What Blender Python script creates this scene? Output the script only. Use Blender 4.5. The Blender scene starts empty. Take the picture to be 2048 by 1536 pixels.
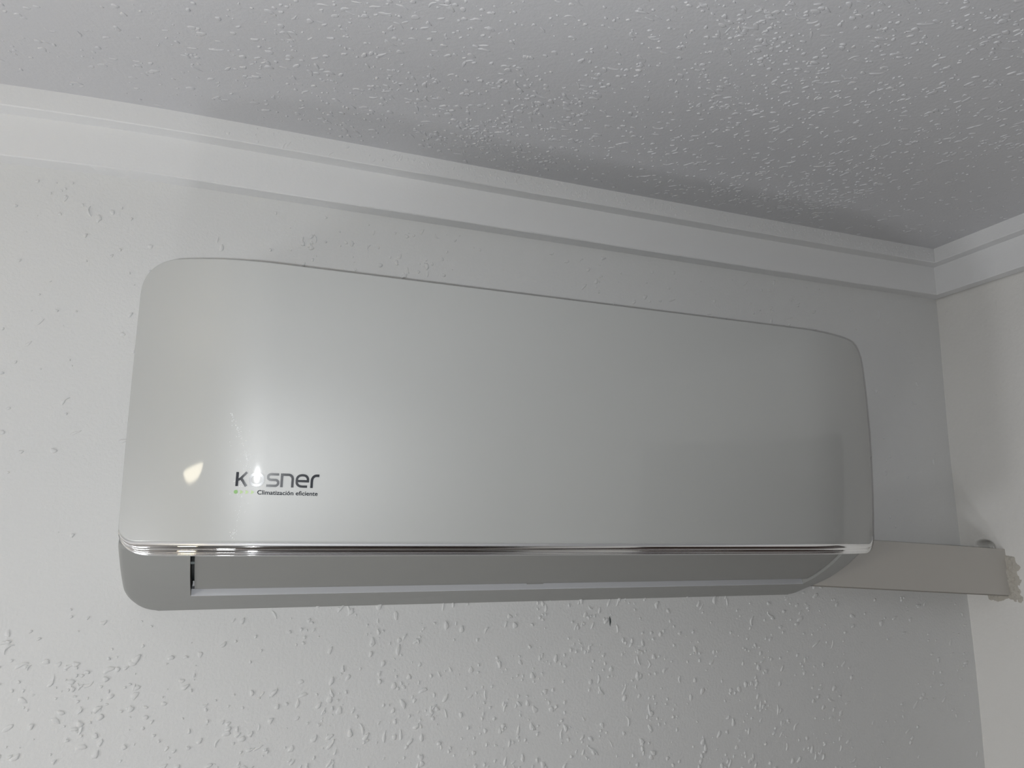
import bpy, bmesh, math, random
import numpy as np
from mathutils import Vector, Matrix

scene = bpy.context.scene
COL = scene.collection

# ------------------------------------------------------------------ camera
YAW, PITCH, ROLL, FPX = 0.35239, 0.19547, 0.00886, 1479.97
fw = Vector((math.sin(YAW)*math.cos(PITCH), math.cos(YAW)*math.cos(PITCH), math.sin(PITCH)))
rt = Vector((math.cos(YAW), -math.sin(YAW), 0.0))
up = rt.cross(fw)
rt2 = rt*math.cos(ROLL) + up*math.sin(ROLL)
up2 = -rt*math.sin(ROLL) + up*math.cos(ROLL)
cam_d = bpy.data.cameras.new('camera')
cam = bpy.data.objects.new('camera', cam_d); COL.objects.link(cam)
cam_d.sensor_fit = 'HORIZONTAL'; cam_d.sensor_width = 36.0
cam_d.lens = 36.0*FPX/2048.0
cam_d.clip_start = 0.01; cam_d.clip_end = 50
M = Matrix((rt2, up2, -fw)).transposed().to_4x4()
M.translation = Vector((0, -1, 0))
cam.matrix_world = M
scene.camera = cam

# ------------------------------------------------------------------ world, exposure, lamps
world = bpy.data.worlds.new('world'); scene.world = world; world.use_nodes = True
world.node_tree.nodes['Background'].inputs[0].default_value = (0.60, 0.62, 0.65, 1)
world.node_tree.nodes['Background'].inputs[1].default_value = 0.0
vs = scene.view_settings
scene.display_settings.display_device = 'sRGB'
vs.view_transform = 'Standard'; vs.look = 'None'; vs.gamma = 1.0; vs.use_curve_mapping = False
vs.exposure = 0.17

FLASH_W = 10.6
fl = bpy.data.lights.new('phone_torch_light', 'POINT'); fl.energy = FLASH_W
fl.color = (0.965, 0.99, 1.0); fl.shadow_soft_size = 0.004
flo = bpy.data.objects.new('phone_torch_light', fl); COL.objects.link(flo)
flo.location = (-0.026, -1.004, -0.012)

# other light: one lamp mirrored in the panel, two added fill lights (built last):
# a bowl floor lamp, then invented globe lamps at the left and low down
BOWL_GLOW, LEFT_FILL_GLOW, LOW_FILL_GLOW = 18.0, 21.0, 19.0

# ------------------------------------------------------------------ materials
def mat(name, base, rough=0.5, metal=0.0, coat=0.0, coat_rough=0.05, spec=0.5, grain=None, bump=0.0, bump_scale=200.0, var=0.0):
    m = bpy.data.materials.new(name); m.use_nodes = True
    nt = m.node_tree; b = nt.nodes['Principled BSDF']
    b.inputs['Base Color'].default_value = (*base, 1)
    b.inputs['Roughness'].default_value = rough
    b.inputs['Metallic'].default_value = metal
    b.inputs['Coat Weight'].default_value = coat
    b.inputs['Coat Roughness'].default_value = coat_rough
    b.inputs['Specular IOR Level'].default_value = spec
    tc = nt.nodes.new('ShaderNodeTexCoord')
    if var > 0:
        n = nt.nodes.new('ShaderNodeTexNoise'); n.inputs['Scale'].default_value = 7.0; n.inputs['Detail'].default_value = 5
        nt.links.new(tc.outputs['Object'], n.inputs['Vector'])
        mx = nt.nodes.new('ShaderNodeMix'); mx.data_type = 'RGBA'
        mx.inputs[6].default_value = (*[c*(1-var) for c in base], 1)
        mx.inputs[7].default_value = (*[min(1, c*(1+var)) for c in base], 1)
        nt.links.new(n.outputs['Fac'], mx.inputs[0]); nt.links.new(mx.outputs[2], b.inputs['Base Color'])
    if bump > 0:
        n = nt.nodes.new('ShaderNodeTexNoise'); n.inputs['Scale'].default_value = bump_scale; n.inputs['Detail'].default_value = 3
        nt.links.new(tc.outputs['Object'], n.inputs['Vector'])
        bp = nt.nodes.new('ShaderNodeBump'); bp.inputs['Strength'].default_value = 1.0; bp.inputs['Distance'].default_value = bump
        nt.links.new(n.outputs['Fac'], bp.inputs['Height']); nt.links.new(bp.outputs['Normal'], b.inputs['Normal'])
    return m

M_WALL = mat('wall_paint', (0.715, 0.72, 0.722), 0.55, spec=0.35, bump=0.0006, bump_scale=260, var=0.015)
M_RWALL = mat('wall_paint_smooth', (0.775, 0.765, 0.745), 0.6, spec=0.3, bump=0.0010, bump_scale=150, var=0.035)
M_CEIL = mat('ceiling_paint', (0.61, 0.613, 0.638), 0.45, spec=1.0, bump=0.0005, bump_scale=260, var=0.01)
M_TRIM = mat('cornice_paint', (0.80, 0.805, 0.815), 0.6, spec=0.3, bump=0.0004, bump_scale=300, var=0.01)
M_PANEL = mat('glossy_white_plastic', (0.44, 0.45, 0.442), 0.50, coat=0.6, coat_rough=0.055, spec=1.0, bump=0.00002, bump_scale=900)
M_PANEL.node_tree.nodes['Principled BSDF'].inputs['IOR'].default_value = 1.85
M_BODY = mat('matte_white_plastic', (0.355, 0.358, 0.348), 0.45, spec=0.4, bump=0.00002, bump_scale=900)
M_LIP = mat('glossy_bluish_plastic', (0.62, 0.63, 0.665), 0.2, coat=1.0, spec=0.8)
M_FLAP = mat('flap_plastic', (0.30, 0.30, 0.288), 0.35, spec=0.4)
M_CHROME = mat('chrome', (0.93, 0.93, 0.93), 0.07, metal=1.0)
M_DARK = mat('dark_slot', (0.03, 0.04, 0.04), 0.4)
M_HINGE = mat('grey_green_plastic', (0.12, 0.15, 0.145), 0.5)
M_INK = mat('navy_black_ink', (0.008, 0.012, 0.020), 0.22, coat=0.35, coat_rough=0.05, spec=0.4)
M_INK2 = mat('printed_ink', (0.015, 0.02, 0.03), 0.6, spec=0.2)
M_GREEN = mat('green_ink', (0.26, 0.50, 0.16), 0.4)
M_LGREEN = mat('pale_green_ink', (0.48, 0.66, 0.30), 0.4)
M_DUCT = mat('beige_trunking_plastic', (0.52, 0.50, 0.47), 0.5, spec=0.3, bump=0.0001, bump_scale=400, var=0.02)
M_PLASTER = mat('crumbled_plaster', (0.50, 0.475, 0.43), 0.9, spec=0.1, bump=0.002, bump_scale=300, var=0.15)
M_DUST = mat('dust_speck', (0.95, 0.97, 0.98), 0.3, coat=1.0)
M_FARWALL = mat('far_wall_paint', (0.36, 0.35, 0.345), 0.7, var=0.03)
M_FLOOR = mat('floor_tile', (0.20, 0.18, 0.165), 0.35, var=0.15)
M_WOOD = mat('dark_wood', (0.035, 0.022, 0.018), 0.4, var=0.3, bump=0.001, bump_scale=30)

# ------------------------------------------------------------------ helpers
def link(name, me, m=None, parent=None, smooth=True, **props):
    if m: me.materials.append(m)
    if smooth: me.polygons.foreach_set('use_smooth', [True]*len(me.polygons))
    o = bpy.data.objects.new(name, me); COL.objects.link(o)
    if parent: o.parent = parent; o.matrix_parent_inverse = parent.matrix_world.inverted()
    for k, v in props.items(): o[k] = v
    return o

def mesh(name, V, F):
    me = bpy.data.meshes.new(name); me.from_pydata([tuple(map(float, v)) for v in V], [], [tuple(map(int, f)) for f in F])
    me.update(); return me

class MB:
    def __init__(s): s.V = []; s.F = []
    def add(s, V, F):
        n = len(s.V); s.V += [tuple(map(float, v)) for v in V]; s.F += [tuple(int(i)+n for i in f) for f in F]
    def grid(s, P, flip=False, skip=None):
        P = np.asarray(P, float); a, b = P.shape[:2]
        F = []
        for i in range(a-1):
            for j in range(b-1):
                if skip and skip(i, j): continue
                f = (i*b+j, i*b+j+1, (i+1)*b+j+1, (i+1)*b+j)
                F.append(f[::-1] if flip else f)
        s.add(P.reshape(-1, 3), F)
    def box(s, a, b):
        x0, y0, z0 = a; x1, y1, z1 = b
        V = [(x0,y0,z0),(x1,y0,z0),(x1,y1,z0),(x0,y1,z0),(x0,y0,z1),(x1,y0,z1),(x1,y1,z1),(x0,y1,z1)]
        s.add(V, [(3,2,1,0),(4,5,6,7),(0,1,5,4),(1,2,6,5),(2,3,7,6),(3,0,4,7)])
    def mesh(s, name): return mesh(name, s.V, s.F)

def smoothstep(a, b, x):
    t = np.clip((x-a)/(b-a), 0, 1); return t*t*(3-2*t)

# ------------------------------------------------------------------ room dimensions (metres, eye level at z = 0)
H = 0.5215; XC = 1.2335; XL = -1.8; YB = -3.1; ZF = -1.98
B1, B2, H1, H2 = 0.02325, 0.04476, 0.4412, 0.4947

def sag(x):   # the old plaster dips towards the left
    x = np.asarray(x, float)
    d = np.clip(-0.06 - x, 0, 0.34)
    return -0.115*d**2 + 0.0018*smoothstep(0.9, 1.23, x)
def wob(z):   # right corner is not quite plumb
    z = np.asarray(z, float)
    return 0.0035*np.sin((z-0.30)*9.0)*smoothstep(-0.6, -0.3, z)*smoothstep(0.55, 0.40, z)

# ------------------------------------------------------------------ splatter drops (surface pattern, kept in the wall's own mesh)
def drops(rng, n, area, origin, ax_u, ax_v, nrm, dens, angle, size=1.0, height=1.0, surf=None):
    """irregular plaster drops; area=(u0,u1,v0,v1)"""
    V = []; F = []
    K = 10
    th = np.arange(K)*2*math.pi/K
    rings = [(1.0, -0.10), (0.92, 0.48), (0.68, 0.86), (0.34, 0.99)]
    cnt = 0; clusters = []
    while cnt < n:
        if clusters and rng.random() < 0.33:
            cu, cv = clusters[rng.integers(len(clusters))]
            u = cu + rng.normal(0, 0.018); v = cv + rng.normal(0, 0.018)
        else:
            u = rng.uniform(area[0], area[1]); v = rng.uniform(area[2], area[3])
        if not (area[0] < u < area[1] and area[2] < v < area[3]): continue
        if rng.random() > dens(u, v): continue
        clusters.append((u, v))
        if len(clusters) > 400: clusters.pop(0)
        cnt += 1
        kind = rng.random()
        a = angle(u, v) + rng.normal(0, 0.45)
        if kind < 0.52:      # dots
            r = rng.uniform(0.0007, 0.0017)*size; el = rng.uniform(1, 1.5); h = r*rng.uniform(0.35, 0.65); bend = 0
        elif kind < 0.84:    # blobs
            r = rng.uniform(0.0013, 0.0030)*size; el = rng.uniform(1.0, 2.0); h = rng.uniform(0.0006, 0.0012); bend = rng.normal(0, .1)
        else:                # streaks with a tail
            r = rng.uniform(0.0009, 0.0018)*size; el = rng.uniform(2.2, 4.8); h = rng.uniform(0.0005, 0.0010); bend = rng.normal(0, .25)
        h *= height
        rad = 1 + 0.16*np.sin(2*th+rng.uniform(0, 6.3)) + 0.14*np.sin(3*th+rng.uniform(0, 6.3)) + 0.07*np.sin(5*th+rng.uniform(0, 6.3))
        taper = rng.uniform(0, 0.7) if el > 2.2 else 0.15
        c, s_ = math.cos(a), math.sin(a)
        base = len(V)
        L = r*el
        for f, hh in rings:
            x = np.cos(th)*rad*f*L; y = np.sin(th)*rad*f*r
            y = y*(1 - taper*x/L) + bend*(x*x)/L
            hx = h*hh*(1 - 0.35*taper*x/L)
            uu = u + x*c - y*s_; vv = v + x*s_ + y*c
            for k in range(K):
                V.append((uu[k], vv[k], hx[k]))
        V.append((u, v, h))
        for ri in range(len(rings)-1):
            for k in range(K):
                k2 = (k+1) % K
                F.append((base+ri*K+k, base+ri*K+k2, base+(ri+1)*K+k2, base+(ri+1)*K+k))
        top = base+len(rings)*K
        for k in range(K):
            F.append((base+(len(rings)-1)*K+k, base+(len(rings)-1)*K+(k+1) % K, top))
    V = np.array(V)
    P = np.array(origin)+V[:, :1]*np.array(ax_u)+V[:, 1:2]*np.array(ax_v)+V[:, 2:]*np.array(nrm)
    if surf is not None: P = surf(P)
    # make sure the winding faces along nrm
    if np.dot(np.cross(ax_u, ax_v), nrm) < 0: F = [f[::-1] for f in F]
    return P, F

def noise2(u, v, s, seed=0.0):
    return 0.5+0.25*(math.sin(u*s*1.3+seed+1.7*math.sin(v*s*0.9+seed))+math.sin(v*s*1.1-seed*2+1.3*math.sin(u*s*0.7)))

# ------------------------------------------------------------------ wall_back
rng = np.random.default_rng(7)
mb = MB()
xs = np.concatenate([np.linspace(XL, -0.5, 14), np.linspace(-0.45, XC+0.04, 60)])
zs = np.concatenate([np.linspace(ZF, -0.5, 12), np.linspace(-0.45, H+0.03, 40)])
mb.grid([[(x, 0.0, z) for x in xs] for z in zs])
def dens_back(u, v):
    d = 0.35+0.65*noise2(u, v, 14, 0.4)
    if v < -0.09: d *= 1.0
    else: d *= 0.75
    if u > 0.95: d *= 0.45 if v < 0 else 0.15
    if u < -0.05 and v > -0.15: d *= 0.45
    return min(1, d)
P, F = drops(rng, 8200, (-1.2, XC-0.01, -0.9, H1-0.012), (0, 0, 0), (1, 0, 0), (0, 0, 1), (0, -1, 0), dens_back,
             lambda u, v: math.radians(62) + 0.6*math.sin(u*5+v*3), size=1.15, height=1.7)
mb.add(P, F)
link('wall_back', mb.mesh('wall_back'), M_WALL, kind='structure')

# ------------------------------------------------------------------ ceiling
mb = MB()
ys = np.linspace(YB, -B2+0.02, 30)
xs = np.concatenate([np.linspace(XL, -0.5, 10), np.linspace(-0.48, XC, 50)])
mb.grid([[(x, y, H+float(sag(x))) for x in xs] for y in ys], flip=True)
def dens_ceil(u, v):
    d = 0.45+0.55*noise2(u, v, 11, 2.2)
    d *= 0.35+0.65*float(smoothstep(-0.05, -0.11, v))
    if u < -0.02: d *= 0.5
    if u > 0.9 and v > -0.3: d *= 0.35
    return min(1, d)
def ang_ceil(u, v):
    return math.radians(12) - math.radians(60)*float(smoothstep(0.1, 0.9, u)) + 0.35*math.sin(u*9+v*7)
def surf_c(P):
    P = P.copy(); P[:, 2] += sag(P[:, 0]); return P
P, F = drops(rng, 19000, (-1.0, XC-0.05, -1.5, -B2-0.004), (0, 0, H), (1, 0, 0), (0, 1, 0), (0, 0, -1), dens_ceil, ang_ceil,
             size=1.12, height=1.1, surf=surf_c)
mb.add(P, F)
link('ceiling', mb.mesh('ceiling'), M_CEIL, kind='structure')

# ------------------------------------------------------------------ wall_right with the ragged hole where the trunking goes in
mb = MB()
HY, HZ = -0.040, -0.0610        # trunking centre on that wall
yy = np.concatenate([np.linspace(YB, -0.5, 14), np.linspace(-0.48, -0.17, 18), np.arange(-0.165, 0.0001, 0.0022)])
zz = np.concatenate([np.linspace(ZF, -0.45, 12), np.linspace(-0.42, -0.17, 16), np.arange(-0.165, 0.03, 0.0022), np.linspace(0.04, H+0.03, 30)])
Y, Z = np.meshgrid(yy, zz)
X = XC + wob(Z)*np.ones_like(Y)
# half-round notch above the trunking, scooped out of the plaster
n_d = np.sqrt(((Y+0.047)/0.0185)**2+((Z+0.021)/0.0125)**2)
X = X + 0.030*(1-smoothstep(0.72, 0.98, n_d))
n_r = np.exp(-((n_d-1.12)/0.14)**2)*(Z > -0.023)
X = X - 0.0012*n_r
# broken zone below and to the room side of it
rg = 0.16*np.sin(Y*310+Z*170)+0.13*np.sin(Z*420-Y*130)+0.1*np.sin(Y*700)
n_e = np.sqrt(((Y+0.052)/0.052)**2+((Z+0.072)/0.050)**2)+rg
mb.grid(np.stack([X, Y, Z], -1), flip=False)
P, F = drops(rng, 500, (-1.2, -0.02, -0.8, H1-0.01), (XC, 0, 0), (0, 1, 0), (0, 0, 1), (-1, 0, 0), lambda u, v: 0.3+0.4*noise2(u, v, 9, 1),
             lambda u, v: math.radians(70), size=0.7, height=0.35)
P[:, 0] += wob(P[:, 2]); mb.add(P, F)
link('wall_right', mb.mesh('wall_right'), M_RWALL, kind='structure')

# nick in the plaster under the unit
mb = MB()
prs = [(0.5216, -0.1210, 0.0003), (0.5222, -0.1245, 0.0011), (0.5226, -0.1285, 0.0013), (0.5221, -0.1325, 0.0006), (0.5222, -0.1345, 0.0002)]
mb.grid([[(x-w, -0.0003, z), (x, -0.0012, z), (x+w, -0.0003, z)] for x, z, w in prs])
link('wall_crack', mb.mesh('wall_crack'), M_DARK, label='short dark vertical crack in the wall plaster below the middle of the air conditioner', category='crack')

# rest of the room shell
mb = MB(); mb.box((XL, YB, ZF-0.05), (XC, 0, ZF)); link('floor', mb.mesh('floor'), M_FLOOR, smooth=False, kind='structure')
mb = MB(); mb.box((XL-0.05, YB, ZF), (XL, 0, H)); link('wall_left', mb.mesh('wall_left'), M_FARWALL, smooth=False, kind='structure')
mb = MB(); mb.box((XL, YB-0.05, ZF), (XC, YB, H)); link('wall_front', mb.mesh('wall_front'), M_FARWALL, smooth=False, kind='structure')

# ------------------------------------------------------------------ stepped plaster cornice
def cornice(name, path_fn, n, seed, bumps=None):
    """section points (off from wall, z) swept; slight hand-made waviness of the edges"""
    r = 0.0012
    sec = [(0.0, H1), (B1-r, H1), (B1, H1+r), (B1, H2), (B2-r, H2), (B2, H2+r), (B2, H+0.012)]
    rg = np.random.default_rng(seed)
    P = []
    ts = np.linspace(0, 1, n)
    w = [np.convolve(rg.normal(0, 1, n+60), np.ones(41)/41, 'same')[6:6+n]*0.0016 for _ in range(4)]
    for i, t in enumerate(ts):
        row = []
        for k, (o, z) in enumerate(sec):
            dz = w[min(k//2, 3)][i] if k in (1, 2, 4, 5) else 0
            do = w[(k+1) % 4][i]*0.6 if 0 < k else 0
            row.append(path_fn(t, o+do, z+dz))
        P.append(row)
    mb = MB(); mb.grid(P)
    if bumps is not None: mb.add(*bumps)
    me = mb.mesh(name)
    bm = bmesh.new(); bm.from_mesh(me); bmesh.ops.split_edges(bm, edges=[e for e in bm.edges if len(e.link_faces) == 2 and e.calc_face_angle(0) > 0.45]); bm.to_mesh(me); bm.free()
    return link(name, me, M_TRIM, kind='structure')

def pth_b(t, o, z):
    x = XL + (XC-o-XL)*t
    return (x, -o, z+float(sag(x)))
bp = drops(rng, 620, (-0.05, XC-0.05, H2+0.004, H-0.003), (0, -B2, 0), (1, 0, 0), (0, 0, 1), (0, -1, 0),
           lambda u, v: (0.15+0.85*float(smoothstep(0.0, 0.5, u)))*(0.3+0.7*noise2(u, v, 17)), lambda u, v: math.radians(60), size=0.75, height=0.55)
cornice('trim_1', pth_b, 900, 3, bp)
def pth_r(t, o, z):
    y = -o + (YB+o)*t
    return (XC-o, y, z+0.0018)
cornice('trim_2', pth_r, 900, 5)

# ------------------------------------------------------------------ air conditioner
PL0, PR0 = -0.1075, 0.8728          # panel side edges
ZT, ZB = 0.2800, -0.0030            # top edge, start of the bottom corner
EA, EB = 0.137, 0.045
def pxl(z): return PL0 - 0.0030*(np.asarray(z)-ZB)/(ZT-ZB)
def panel_y(x, z):
    x = np.asarray(x, float); z = np.asarray(z, float)
    yc = 0.205 - 0.35*(0.158-z)**2
    sl = np.clip((EA-(x-pxl(z)))/EA, 0, 1.2); sr = np.clip((EA+0.02-(PR0-x))/(EA+0.02), 0, 1.2)
    return -(yc - EB*sl**2.1 - EB*sr**2.1)

ac = bpy.data.objects.new('air_conditioner', None); COL.objects.link(ac)
ac.location = (0.38, 0.0, -0.097); ac.empty_display_size = 0.1
ac['label'] = 'white wall-mounted air conditioner indoor unit with chrome strip under its curved front panel'
ac['category'] = 'air conditioner'
bpy.context.view_layer.update()

# --- outline of the front panel
CT = 0.040
def half(zv):
    """left/right x limits of the panel at height z"""
    xl, xr = float(pxl(zv)), PR0
    if zv > ZT-CT:
        q = (zv-(ZT-CT))/CT
        ins = CT*(1-(max(0, 1-q**2.5))**(1/2.5))
        xl += ins; xr -= ins
    if zv < ZB:
        q = min(1, (ZB-zv)/0.0105)
        ins = 0.016*(1-math.sqrt(max(0, 1-q*q)))
        xl += ins; xr -= ins
    return xl, xr
ZI = ZB-0.0105                      # panel meets the chrome here
zr = list(np.linspace(ZI, ZB, 12)) + list(np.linspace(ZB, ZT-CT, 40)[1:]) + list(ZT-CT + CT*np.sin(np.linspace(0, math.pi/2, 26))[1:])
us = np.concatenate([np.linspace(0, 0.22, 50)**1.0, np.linspace(0.22, 0.78, 40)[1:-1], np.linspace(0.78, 1, 50)])
rows = []
for z in zr:
    a, b = half(z)
    x = a+(b-a)*us
    rows.append(np.stack([x, panel_y(x, z), np.full_like(x, z)], -1))
rows = np.array(rows)
mb = MB(); mb.grid(rows)
# rounded return edge all round
nz, nu = rows.shape[:2]
loop = [rows[0, j] for j in range(nu)] + [rows[i, -1] for i in range(1, nz)] + [rows[-1, j] for j in range(nu-2, -1, -1)] + [rows[i, 0] for i in range(nz-2, 0, -1)]
loop = np.array(loop)
cx = (PL0+PR0)/2; cz = (ZT+ZI)/2
nxt = np.roll(loop, -1, 0)-np.roll(loop, 1, 0)
out = np.stack([nxt[:, 2], np.zeros(len(loop)), -nxt[:, 0]], -1)
out /= np.maximum(1e-9, np.linalg.norm(out, axis=1))[:, None]
ring = [loop, loop+out*0.0006+np.array([0, 0.0003, 0]), loop+out*0.0010+np.array([0, 0.0012, 0]), loop+out*0.0010+np.array([0, 0.009, 0]), loop-out*0.004+np.array([0, 0.009, 0])]
Pn = []; Fn = []
for r_ in ring: Pn += list(r_)
n = len(loop)
for k in range(len(ring)-1):
    for i in range(n):
        j = (i+1) % n
        Fn.append((k*n+j, k*n+i, (k+1)*n+i, (k+1)*n+j))
mb.add(Pn, Fn)
me = mb.mesh('front_panel')
bm = bmesh.new(); bm.from_mesh(me); bmesh.ops.remove_doubles(bm, verts=bm.verts, dist=1e-6); bmesh.ops.recalc_face_normals(bm, faces=bm.faces)
bm.to_mesh(me); bm.free()
panel = link('front_panel', me, M_PANEL, ac, label='glossy white curved front panel')

# --- chrome strip following the lower edge and the two bottom corners
def curves(n=260):
    inner = []; outer = []
    ts = np.linspace(0, 1, 40)
    A = ts*math.pi/2
    zo = -0.0278; ro = 0.030; ri = 0.016
    for a in A:
        inner.append((float(pxl(ZB))+ri*(1-math.cos(a)), ZB-0.0105*math.sin(a)))
        outer.append((float(pxl(ZB))-0.0008+ro*(1-math.cos(a)), ZB-(ZB-zo)*math.sin(a)))
    xi0, xo0 = inner[-1][0], outer[-1][0]
    xi1, xo1 = PR0-ri, PR0+0.0008-ro
    for t in np.linspace(0, 1, n)[1:-1]:
        inner.append((xi0+(xi1-xi0)*t, ZI)); outer.append((xo0+(xo1-xo0)*t, zo))
    for a in A[::-1]:
        inner.append((PR0-ri*(1-math.cos(a)), ZB-0.0105*math.sin(a)))
        outer.append((PR0+0.0008-ro*(1-math.cos(a)), ZB-(ZB-zo)*math.sin(a)))
    return np.array(inner), np.array(outer)
inn, outr = curves()
secv = [(0.0, -0.002), (0.02, 0.0000), (0.06, 0.0010), (0.14, 0.0019), (0.26, 0.0027), (0.38, 0.0030), (0.47, 0.0027), (0.53, 0.0020), (0.57, 0.0014), (0.62, 0.0013),
        (0.68, 0.0015), (0.74, 0.0015), (0.78, 0.0010), (0.81, 0.0005), (0.84, 0.0009), (0.88, 0.0018), (0.93, 0.0020), (0.97, 0.0014), (0.99, 0.0002), (1.0, -0.0015), (0.985, -0.006), (0.93, -0.012)]
# finer interpolation of the section
sv = np.array(secv); tt = np.linspace(0, len(sv)-1, 85)
def cr(a, t):
    i = np.clip(t.astype(int), 0, len(a)-2); f = t-i
    p0 = a[np.clip(i-1, 0, None)]; p1 = a[i]; p2 = a[i+1]; p3 = a[np.clip(i+2, None, len(a)-1)]
    return 0.5*(2*p1+(p2-p0)*f+(2*p0-5*p1+4*p2-p3)*f**2+(3*p1-p0-3*p2+p3)*f**3)
vv_ = cr(sv[:, 0], tt); hh_ = cr(sv[:, 1], tt)
P = []
for (xi, zi), (xo, zo) in zip(inn, outr):
    w = min(1.0, math.hypot(xo-xi, zo-zi)/0.0143)
    sc = 0.12+0.88*w
    x = xi+(xo-xi)*vv_; z = zi+(zo-zi)*vv_
    y = panel_y(x, z) - hh_*sc
    P.append(np.stack([x, y, z], -1))
mb = MB(); mb.grid(np.array(P), flip=True)
link('chrome_strip', mb.mesh('chrome_strip'), M_CHROME, ac, label='polished chrome strip')

# --- body (housing) behind the panel with its swept-back chin and outlet opening
BL, BR = -0.1085, 0.8712
OL, OR = -0.0405, 0.8385
prof = [(-0.004, 0.262), (-0.09, 0.262), (-0.120, 0.240), (-0.128, 0.10), (-0.131, 0.0), (-0.136, -0.012), (-0.139, -0.0205), (-0.1231, -0.0325), (-0.0989, -0.0490), (-0.0674, -0.0660),
        (-0.0400, -0.0775), (-0.018, -0.0865), (-0.006, -0.0935), (-0.0005, -0.0965), (0.0, -0.0968)]
pp = np.array(prof)
lens = np.concatenate([[0], np.cumsum(np.linalg.norm(np.diff(pp, axis=0), axis=1))])
tq = []
for i in range(len(pp)-1):
    m_ = 3 if i < 5 else 6
    tq += list(i+np.arange(m_)/m_)
tq.append(len(pp)-1); tq = np.array(tq)
py_ = cr(pp[:, 0], tq); pz_ = cr(pp[:, 1], tq)
i0 = int(np.argmin(abs(tq-5))); i1 = int(np.argmin(abs(tq-10)))    # opening from below the panel down to the lower frame
stl = [0, .0002, .0006, .0012, .002, .003, .0045, .010, .022]
stations = [BL+s for s in stl] + list(np.linspace(BL+0.022, OL, 6)[1:]) + list(np.linspace(OL, OR, 60)[1:]) + list(np.linspace(OR, BR-0.010, 3)[1:]) + [BR-s for s in stl[::-1][2:]]
k0 = int(np.argmin([abs(s-OL) for s in stations])); k1 = int(np.argmin([abs(s-OR) for s in stations]))
tan = np.stack([np.gradient(py_), np.gradient(pz_)], -1); tan /= np.linalg.norm(tan, axis=1)[:, None]
nor = np.stack([-tan[:, 1], tan[:, 0]], -1)
# normals point out of the housing (down / to the room)
cen = np.array([-0.05, 0.1])
sgn = np.sign(((np.stack([py_, pz_], -1)-cen)*nor).sum(1)); sgn[sgn == 0] = 1
nor[(nor[:, 1] > 0) & (np.arange(len(nor)) > 18)] *= -1
nor[:19] *= np.sign(-nor[:19, 0]+1e-9)[:, None]*1.0
#
P = []
for s in stations:
    e = min(s-BL, BR-s); r = 0.0045
    ins = r-math.sqrt(max(0, r*r-(r-min(e, r))**2))
    w = 0.5+0.5*smoothstep(-0.030, -0.094, pz_)
    y = py_+0.45*ins*w; z = pz_+0.89*ins*w
    y = np.minimum(y, -0.0004)
    q = np.clip((-0.066-z)/0.0300, 0, 1); cin = 1-np.sqrt(np.clip(1-q*q, 0, 1))
    if s < OL: x = s + 0.030*cin*(OL-s)/(OL-BL)
    elif s > OR: x = s - 0.028*cin*(s-OR)/(BR-OR)
    else: x = np.full(len(y), s)
    P.append(np.stack([x, y, z], -1))
P = np.array(P)
mb = MB()
mb.grid(P, flip=True, skip=lambda i, j: (k0 <= i < k1 and i0 <= j < i1))
# end caps
for k, fl_ in ((0, False), (len(stations)-1, True)):
    m_ = P.shape[1]; V = list(P[k])+[(P[k][j][0], -0.0004, P[k][j][2]) for j in range(m_)]
    F = [(j, j+1, m_+j+1, m_+j) for j in range(m_-1)]
    mb.add(V, F if not fl_ else [f[::-1] for f in F])
# recess walls of the opening (depth D)
D = 0.0085
def inset(j, d): return (py_[j]-nor[j, 0]*d, pz_[j]-nor[j, 1]*d)
for xs_, fl_ in ((OL, False), (OR, True)):
    V = []; F = []
    for j in range(i0, i1+1):
        a = inset(j, D*2.2)
        V += [(xs_, py_[j], pz_[j]), (xs_, a[0], a[1])]
    m_ = (len(V)//2)
    for j in range(m_-1):
        f = (2*j, 2*j+1, 2*j+3, 2*j+2); F.append(f if fl_ else f[::-1])
    mb.add(V, F)
# lower lip of the frame: an upright little face towards the room
yb, zb = py_[i1], pz_[i1]
me = mb.mesh('housing')
bm = bmesh.new(); bm.from_mesh(me); bmesh.ops.remove_doubles(bm, verts=bm.verts, dist=2e-5)
bmesh.ops.split_edges(bm, edges=[e for e in bm.edges if len(e.link_faces) == 2 and e.calc_face_angle(0) > 0.6]); bm.to_mesh(me); bm.free()
house = link('housing', me, M_BODY, ac)

mb = MB()
lx = np.linspace(OL+0.0003, OR-0.0003, 60)
mb.grid([[(x, yb, zb-0.0002) for x in lx], [(x, yb-0.0006, zb+0.0002) for x in lx], [(x, yb-0.0004, zb+0.0012) for x in lx], [(x, yb+0.0020, zb+0.0078) for x in lx], [(x, yb+0.010, zb+0.010) for x in lx], [(x, yb+0.010, zb+0.002) for x in lx]])
link('outlet_lip', mb.mesh('outlet_lip'), M_LIP, ac, smooth=False, label='glossy bluish white lip along the lower edge of the air outlet')
# dark cavity behind the flap
mb = MB(); 
jj = range(i0, i1+1)
A_ = [[(x, *inset(j, D*2.1)) for x in (OL-0.002, OR+0.002)] for j in jj]
mb.grid(A_)
link('air_outlet', mb.mesh('air_outlet'), M_DARK, ac, label='dark gap of the air outlet')

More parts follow.
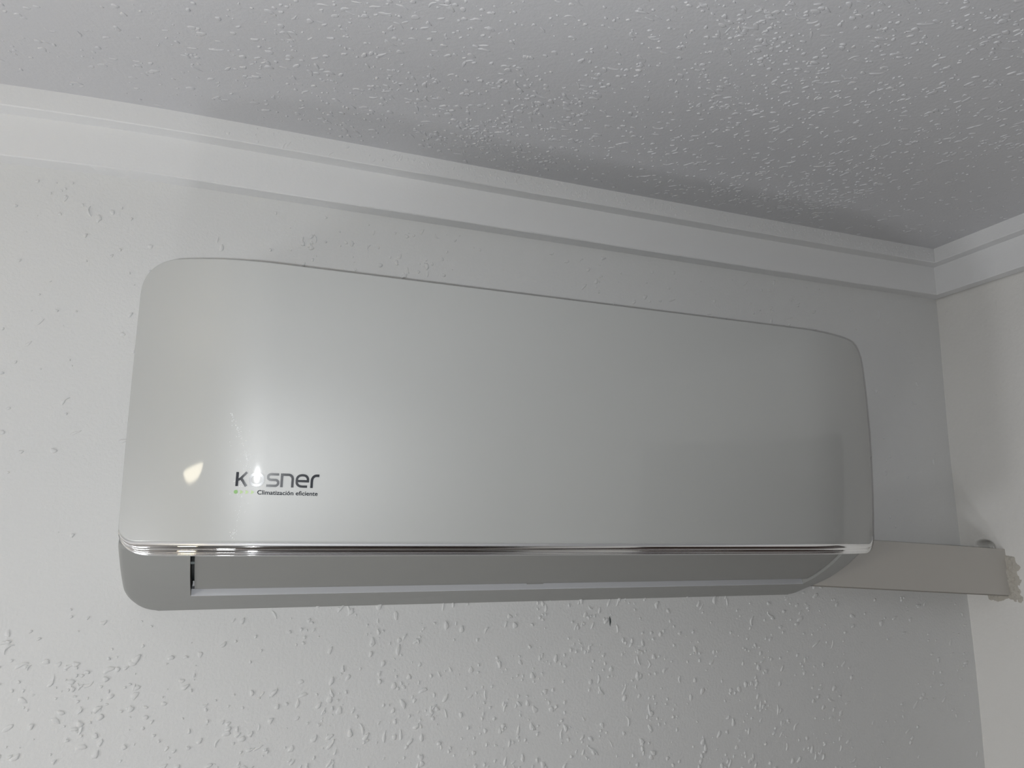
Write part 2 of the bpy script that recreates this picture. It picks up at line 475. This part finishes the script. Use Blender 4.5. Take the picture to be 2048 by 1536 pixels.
# --- closed louvre flap, set slightly back, with a narrow gap at its left end
FLL, FLR = OL+0.0042, OR-0.0012
js = [j for j in jj]
fx = np.linspace(FLL, FLR, 60)
rowsF = []
d_ = 0.0036
Y_ = []; 
for j in js:
    a = inset(j, d_); Y_.append(a)
Y_ = np.array(Y_)
keep = Y_[:, 1] > (zb+0.0076)
Y_ = Y_[keep]
Y_ = np.vstack([Y_, [yb+0.0022, zb+0.0074]])
front = [[(x, a[0], a[1]) for x in fx] for a in Y_]
back = [[(x, a[0]+0.002, a[1]+0.003) for x in fx] for a in Y_]
mb = MB(); mb.grid(front, flip=True); mb.grid(back)
for x in (FLL, FLR):
    mb.grid([[(x, a[0], a[1]) for a in Y_], [(x, a[0]+0.002, a[1]+0.003) for a in Y_]], flip=(x == FLR))
flap = link('louvre_flap', mb.mesh('louvre_flap'), M_FLAP, ac)
bpy.context.view_layer.update()
mb = MB(); mb.box((0.377, yb-0.0002, zb+0.0066), (0.401, yb+0.004, zb+0.0082))
link('flap_clip', mb.mesh('flap_clip'), M_FLAP, flap, smooth=False)
# hinge pin seen in the slot
mb = MB()
hj = js[int(len(js)*0.52)]; a = inset(hj, 0.007)
mb.box((OL-0.0002, a[0]-0.0012, a[1]-0.0012), (FLL+0.001, a[0]+0.0012, a[1]+0.0012))
link('flap_hinge', mb.mesh('flap_hinge'), M_HINGE, flap, smooth=False)

# ------------------------------------------------------------------ lettering on the panel
LX, LZ = -0.0014, 0.0415     # lower-left of the word, metres on the panel
S = 0.0816/1695.0
def stroke(mbd, pts, w, closed=False):
    pts = [np.array(p, float) for p in pts]; n = len(pts); L = []; R_ = []
    for i in range(n):
        if closed: a, b, c = pts[i-1], pts[i], pts[(i+1) % n]
        else: a, b, c = pts[max(0, i-1)], pts[i], pts[min(n-1, i+1)]
        d1 = b-a; d2 = c-b
        if np.linalg.norm(d1) < 1e-9: d1 = d2
        if np.linalg.norm(d2) < 1e-9: d2 = d1
        d1 = d1/np.linalg.norm(d1); d2 = d2/np.linalg.norm(d2)
        t = d1+d2; t /= np.linalg.norm(t); nn = np.array([-t[1], t[0]])
        k = w/2/max(0.5, float(nn@np.array([-d1[1], d1[0]])))
        L.append(b+nn*k); R_.append(b-nn*k)
    V = [(p[0], p[1]) for p in L]+[(p[0], p[1]) for p in R_]
    F = []
    m_ = n if closed else n-1
    for i in range(m_):
        j = (i+1) % n; F.append((i, j, n+j, n+i))
    mbd.append((V, F))
def arc(cx, cy, rx, ry, a0, a1, n=14, p=2.0):
    o = []
    for t in np.linspace(math.radians(a0), math.radians(a1), n):
        c, s = math.cos(t), math.sin(t)
        o.append((cx+rx*math.copysign(abs(c)**(2/p), c), cy+ry*math.copysign(abs(s)**(2/p), s)))
    return o
def flat_part(name, shapes, m, parent, lift, label=None):
    mb = MB()
    for V, F in shapes:
        V = np.array(V, float)
        x = LX+V[:, 0]*S; z = LZ+V[:, 1]*S
        # triangulation follows the gently curved panel
        top = np.stack([x, panel_y(x, z)-lift, z], -1)
        bot = np.stack([x, panel_y(x, z)+0.0002, z], -1)
        n = len(V)
        cnt = {}
        for f in F:
            for i in range(len(f)):
                e = (f[i], f[(i+1) % len(f)]); cnt[e] = 1
        side = [(b_, a_, a_+n, b_+n) for (a_, b_) in cnt if (b_, a_) not in cnt]
        mb.add(np.vstack([top, bot]), [tuple(f) for f in F]+side)
    me = mb.mesh(name)
    bm = bmesh.new(); bm.from_mesh(me); bmesh.ops.recalc_face_normals(bm, faces=bm.faces); bm.to_mesh(me); bm.free()
    o = link(name, me, m, parent, smooth=False)
    if label: o['label'] = label
    return o
W = 54
word = []
stroke(word, [(27, 0), (27, 292)], W)
stroke(word, [(48, 128), (100, 165), (150, 222), (212, 292)], W-6)
stroke(word, [(96, 178), (140, 112), (214, 0)], W)
oc = arc(413, 145, 128, 120, 0, 360, 49, 2.25)[:-1]
stroke(word, oc, 50, closed=True)
# s
spts = [(860, 265)] + [(740, 265)] + arc(700, 207, 62, 58, 90, 270, 12)[0:] + [(780, 149)] + arc(790, 87, 62, 62, 90, -90, 12) + [(612, 25)]
stroke(word, spts, 50)
# n
stroke(word, [(922, 0), (922, 290)], W)
stroke(word, [(900, 265), (1030, 265)]+arc(1060, 175, 84, 90, 90, 0, 10)+[(1144, 0)], 52)
# e
stroke(word, [(1230, 140), (1462, 140)]+arc(1350, 160, 112, 105, 10, 90, 8, 2.3)+arc(1350, 160, 120, 105, 90, 180, 8, 2.3)[1:]+arc(1350, 130, 120, 105, 180, 270, 8, 2.3)[1:]+[(1452, 25)], 50)
# r
stroke(word, [(1544, 0), (1544, 150)]+arc(1640, 150, 96, 115, 180, 90, 10)+[(1695, 265)], 54)
flat_part('brand_lettering', word, M_INK, panel, 0.0006, 'dark navy raised lettering')

def text_shapes(txt, x0, y0, height, width, bold=0.0):
    cu = bpy.data.curves.new('tmp_text', 'FONT'); cu.body = txt; cu.size = 1.0; cu.offset = bold; cu.resolution_u = 3; cu.fill_mode = 'FRONT'
    ob = bpy.data.objects.new('tmp_text', cu); COL.objects.link(ob)
    bpy.context.view_layer.update()
    dg = bpy.context.evaluated_depsgraph_get()
    me = bpy.data.meshes.new_from_object(ob.evaluated_get(dg))
    V = np.array([v.co[:2] for v in me.vertices]); F = [tuple(p.vertices) for p in me.polygons]
    bpy.data.objects.remove(ob); bpy.data.curves.remove(cu)
    x_min, x_max = V[:, 0].min(), V[:, 0].max()
    cap = 0.72
    V2 = np.stack([x0+(V[:, 0]-x_min)/(x_max-x_min)*width, y0+V[:, 1]/cap*height], -1)
    return [(V2, F)]
flat_part('slogan_lettering', text_shapes('Climatización eficiente', 445, -162, 92, 1240, 0.014), M_INK2, panel, 0.0004, 'small dark lettering')
def play(cx, cy, r):
    pts = []
    for (px_, py2) in ((-0.85, 1.0), (0.15, 0.75), (1.0, 0.0), (0.15, -0.75), (-0.85, -1.0), (-0.5, 0.0)):
        pts.append((cx+px_*r, cy+py2*r))
    return [(pts, [(5, 4, 3), (5, 3, 2), (5, 2, 1), (5, 1, 0)])]
dot = arc(20, -118, 40, 40, 0, 360, 25)[:-1]
flat_part('arrow_mark', [(dot, [tuple(range(24))])], M_GREEN, panel, 0.0004, 'darker green round mark')
for cx_ in (128, 236, 345):
    flat_part('arrow_mark', play(cx_, -120, 38), M_LGREEN, panel, 0.0004, 'pale green arrow mark')

# glints of dust caught on the panel in a ragged line above and below the word
rg = np.random.default_rng(11)
tl = [(-0.012, 0.118), (-0.006, 0.104), (-0.001, 0.094), (0.003, 0.083), (0.006, 0.073), (0.009, 0.066), (0.004, 0.045), (0.006, 0.030), (0.004, 0.012), (0.001, -0.004), (-0.001, -0.011)]
tl = np.array(tl)
mb = MB()
def speck(x, z, r):
    K = 6
    V = [(x, float(panel_y(x, z))-r*0.6, z)]
    for k in range(K):
        a = k*2*math.pi/K; xx = x+r*math.cos(a); zz_ = z+r*math.sin(a)*1.2; V.append((xx, float(panel_y(xx, zz_))-0.00002, zz_))
    mb.add(V, [(0, 1+(k+1) % K, 1+k) for k in range(K)])
for i in range(150):
    t = rg.uniform(0, len(tl)-1.001); k = int(t); p = tl[k]+(tl[k+1]-tl[k])*(t-k)
    sp = 0.0005 if rg.random() < 0.55 else (0.006 if 2 < t < 8 else 0.002)
    speck(p[0]+rg.normal(0, sp), p[1]+rg.normal(0, sp), rg.uniform(0.00015, 0.00042))
link('dust_speck', mb.mesh('dust_speck'), M_DUST, panel, kind='stuff')

# ------------------------------------------------------------------ trunking (duct) from the unit to the right wall
duct = bpy.data.objects.new('cable_duct', None); COL.objects.link(duct)
duct.location = (1.05, 0, -0.055)
duct['label'] = 'beige plastic pipe duct running from behind the unit into the right wall'
duct['category'] = 'duct'
bpy.context.view_layer.update()
xa, xb = 0.8718, XC+0.010
def dy(x): return -0.026-0.056*(x-0.87)/0.3635      # it leaves the wall slightly on its way into the hole
def dz_top(x): return (-0.0106-0.0475*(x/(1+dy(x))-1.0277))*(1+dy(x))
def dz_bot(x): return (-0.0867-0.0564*(x/(1+dy(x))-0.9287))*(1+dy(x))
dxs = np.linspace(xa, xb, 30)
def duct_strip(y_off, to_wall, e_top, e_bot, r):
    P = []
    for x in dxs:
        t = dz_top(x)-e_top; b = dz_bot(x)+e_bot
        y_out = dy(x)+y_off; y_in = -0.0004 if to_wall else dy(x)+0.03
        P.append([(x, y_in, t), (x, y_out+r, t), (x, y_out+r*0.3, t-r*0.3), (x, y_out, t-r), (x, y_out, b+r), (x, y_out+r*0.3, b+r*0.3), (x, y_out+r, b), (x, y_in, b)])
    return P
mb = MB(); mb.grid(duct_strip(0.0, False, 0.0, 0.0014, 0.0012), flip=True)
for k, x in ((0, xa), (1, xb)):
    pass
link('duct_cover', mb.mesh('duct_cover'), M_DUCT, duct)
mb = MB(); mb.grid(duct_strip(0.0035, True, 0.0012, -0.0004, 0.0008), flip=True)
link('duct_base', mb.mesh('duct_base'), mat('trunking_base_plastic', (0.30, 0.285, 0.26), 0.6), duct)

# crumbled filler spread round the duct's end: ragged low relief on the right wall
rg = np.random.default_rng(21)
def vnoise(shape, cell, rg):
    a = rg.random((shape[0]//cell+3, shape[1]//cell+3))
    i = np.arange(shape[0])/cell; j = np.arange(shape[1])/cell
    i0 = i.astype(int); j0 = j.astype(int); fi = smoothstep(0, 1, i-i0)[:, None]; fj = smoothstep(0, 1, j-j0)[None]
    g = lambda p, q: a[np.ix_(i0+p, j0+q)]
    return (g(0, 0)*(1-fi)+g(1, 0)*fi)*(1-fj)+(g(0, 1)*(1-fi)+g(1, 1)*fi)*fj
yy = np.arange(-0.125, -0.028, 0.0008); zz = np.arange(-0.130, -0.024, 0.0008)
Y, Z = np.meshgrid(yy, zz)
sh = Y.shape
nz1 = vnoise(sh, 14, rg); nz2 = vnoise(sh, 6, rg); nz3 = vnoise(sh, 3, rg)
nn = 0.5*nz1+0.32*nz2+0.18*nz3
ey = (-0.096-Y)/0.013; ez = (-0.1065-Z)/0.010         # distance outside the duct's outline
dout = np.maximum(ey, ez)
top = (Z+0.036)/0.006
body = 1.15-np.maximum(dout, np.maximum(top, (Y+0.040)/0.012))-1.9*nn+0.18
hgt = 0.0024*smoothstep(-0.05, 0.75, body)*(0.25+1.1*nz2+0.7*nz3)-0.0005
Xp = XC+wob(Z)-hgt
mb = MB()
okm = hgt > -0.0004
mb.grid(np.stack([Xp, Y, Z], -1), skip=lambda i, j: not (okm[i, j] or okm[i+1, j] or okm[i, j+1] or okm[i+1, j+1]))
link('plaster_filler', mb.mesh('plaster_filler'), M_PLASTER, label='crumbly beige filler plaster round the end of the duct on the right wall', category='plaster')

# ------------------------------------------------------------------ behind the camera: what the glossy parts mirror
def lathe(pr, n=32):
    P = [[(r*math.cos(a), r*math.sin(a), z) for a in np.linspace(0, 2*math.pi, n+1)] for r, z in pr]
    m_ = MB(); m_.grid(P); return m_
lamp = bpy.data.objects.new('floor_lamp', None); COL.objects.link(lamp)
lamp.location = (-0.80, -1.10, ZF); lamp['label'] = 'floor lamp with a lit cream shade standing behind the camera'; lamp['category'] = 'lamp'
bpy.context.view_layer.update()
M_SHADE = mat('lit_shade', (0.9, 0.8, 0.6), 0.6)
bs = M_SHADE.node_tree.nodes['Principled BSDF']; bs.inputs['Emission Color'].default_value = (1.0, 0.90, 0.68, 1); bs.inputs['Emission Strength'].default_value = BOWL_GLOW
def lpart(name, pr, m):
    me = lathe(pr).mesh(name)
    if name == 'lamp_shade': me.transform(Matrix.Translation((0, 0, 1.93)) @ Matrix.Rotation(math.radians(-9), 4, 'Y') @ Matrix.Translation((0, 0, -1.93)))
    me.transform(Matrix.Translation(lamp.location)); return link(name, me, m, lamp)
lpart('lamp_shade', [(0.02, 1.918), (0.055, 1.922), (0.09, 1.936), (0.113, 1.957), (0.12, 1.975)], M_SHADE)
lpart('pole', [(0.010, 0.02), (0.010, 1.918)], M_WOOD)
lpart('base', [(0.0, 0.03), (0.13, 0.025), (0.15, 0.0), (0.0, 0.0)], M_CHROME)

# unseen dark wardrobe behind, right of the camera, added for reflections
wd = bpy.data.objects.new('wardrobe', None); COL.objects.link(wd)
wd.location = (0.55, YB+0.32, ZF); wd['label'] = 'tall dark wooden wardrobe added behind the camera for reflections'; wd['category'] = 'wardrobe'
bpy.context.view_layer.update()
mb = MB(); mb.box((-0.1, YB+0.01, ZF+0.001), (XC-0.06, YB+0.6, ZF+2.2)); link('carcass', mb.mesh('carcass'), M_WOOD, wd, smooth=False)
for a, b in ((-0.09, 0.53), (0.55, 1.16)):
    mb = MB(); mb.box((a, YB+0.6, ZF+0.06), (b, YB+0.62, ZF+2.17)); link('door', mb.mesh('door'), M_WOOD, wd, smooth=False)

# unseen dark door in the right wall, added for the chrome to mirror
dr = bpy.data.objects.new('reflection_door', None); COL.objects.link(dr); dr.location = (XC, -1.2, ZF); dr['kind'] = 'structure'
bpy.context.view_layer.update()
mb = MB(); mb.box((XC-0.030, -1.37, ZF), (XC-0.006, -0.45, ZF+2.06))
for z0, z1 in ((0.15, 0.95), (1.10, 1.92)):
    for y0, y1 in ((-1.29, -0.96), (-0.86, -0.53)): mb.box((XC-0.036, y0, ZF+z0), (XC-0.029, y1, ZF+z1))
link('door_leaf', mb.mesh('door_leaf'), M_WOOD, dr, smooth=False)
mb = MB(); mb.box((XC-0.040, -1.47, ZF), (XC-0.005, -1.38, ZF+2.16)); mb.box((XC-0.040, -0.44, ZF), (XC-0.005, -0.35, ZF+2.16)); mb.box((XC-0.040, -1.38, ZF+2.07), (XC-0.005, -0.44, ZF+2.16))
link('door_frame', mb.mesh('door_frame'), M_WOOD, dr, smooth=False)
mb = MB(); mb.box((XC-0.075, -1.29, ZF+1.02), (XC-0.062, -1.17, ZF+1.04)); mb.box((XC-0.065, -1.29, ZF+1.02), (XC-0.030, -1.27, ZF+1.04))
link('door_handle', mb.mesh('door_handle'), M_CHROME, dr, smooth=False)

# two unseen fill lights, added as globe lamps left of and below the unit
def glow(name, strength, col):
    m = mat(name, (0.9, 0.9, 0.9), 0.4); b = m.node_tree.nodes['Principled BSDF']
    b.inputs['Emission Color'].default_value = (*col, 1); b.inputs['Emission Strength'].default_value = strength
    return m
def fill_globe_lamp(name, x, y, z_base, z_globe, rad, strength, label):
    e = bpy.data.objects.new(name, None); COL.objects.link(e); e.location = (x, y, z_base); e['label'] = label; e['category'] = 'lamp'
    bpy.context.view_layer.update()
    def part(nm, pr, m):
        me = lathe(pr).mesh(nm); me.transform(Matrix.Translation((x, y, 0))); return link(nm, me, m, e)
    part('globe', [(max(0.0001, rad*math.sin(a)), z_globe-rad*math.cos(a)) for a in np.linspace(0, math.pi, 17)], glow('fill_globe', strength, (0.97, 0.98, 1.0)))
    part('pole', [(0.012, z_base+0.02), (0.012, z_globe-rad+0.002)], M_WOOD)
    part('base', [(0.001, z_base+0.026), (0.09, z_base+0.020), (0.10, z_base+0.001), (0.001, z_base+0.001)], M_WOOD)
fill_globe_lamp('floor_lamp', -1.22, -0.55, ZF, -0.58, 0.13, LEFT_FILL_GLOW, 'added fill light shaped as a white globe floor lamp, left of the air conditioner')  # added to brighten the left side, unseen
fill_globe_lamp('low_fill_lamp', -0.30, -0.66, ZF+0.502, -1.28, 0.10, LOW_FILL_GLOW, 'added low fill light shaped as a small white globe table lamp')
tb = bpy.data.objects.new('added_side_table', None); COL.objects.link(tb); tb.location = (-0.30, -0.66, ZF)  # unseen table, added only to hold up the low fill light
tb['label'] = 'small dark wooden side table added to carry the low fill light'; tb['category'] = 'table'
bpy.context.view_layer.update()
mb = MB(); mb.box((-0.55, -0.88, ZF+0.47), (-0.05, -0.44, ZF+0.50)); link('table_top', mb.mesh('table_top'), M_WOOD, tb, smooth=False)
for lx_ in (-0.53, -0.11):
    for ly_ in (-0.86, -0.50):
        mb = MB(); mb.box((lx_, ly_, ZF+0.001), (lx_+0.04, ly_+0.04, ZF+0.47)); link('leg', mb.mesh('leg'), M_WOOD, tb, smooth=False)
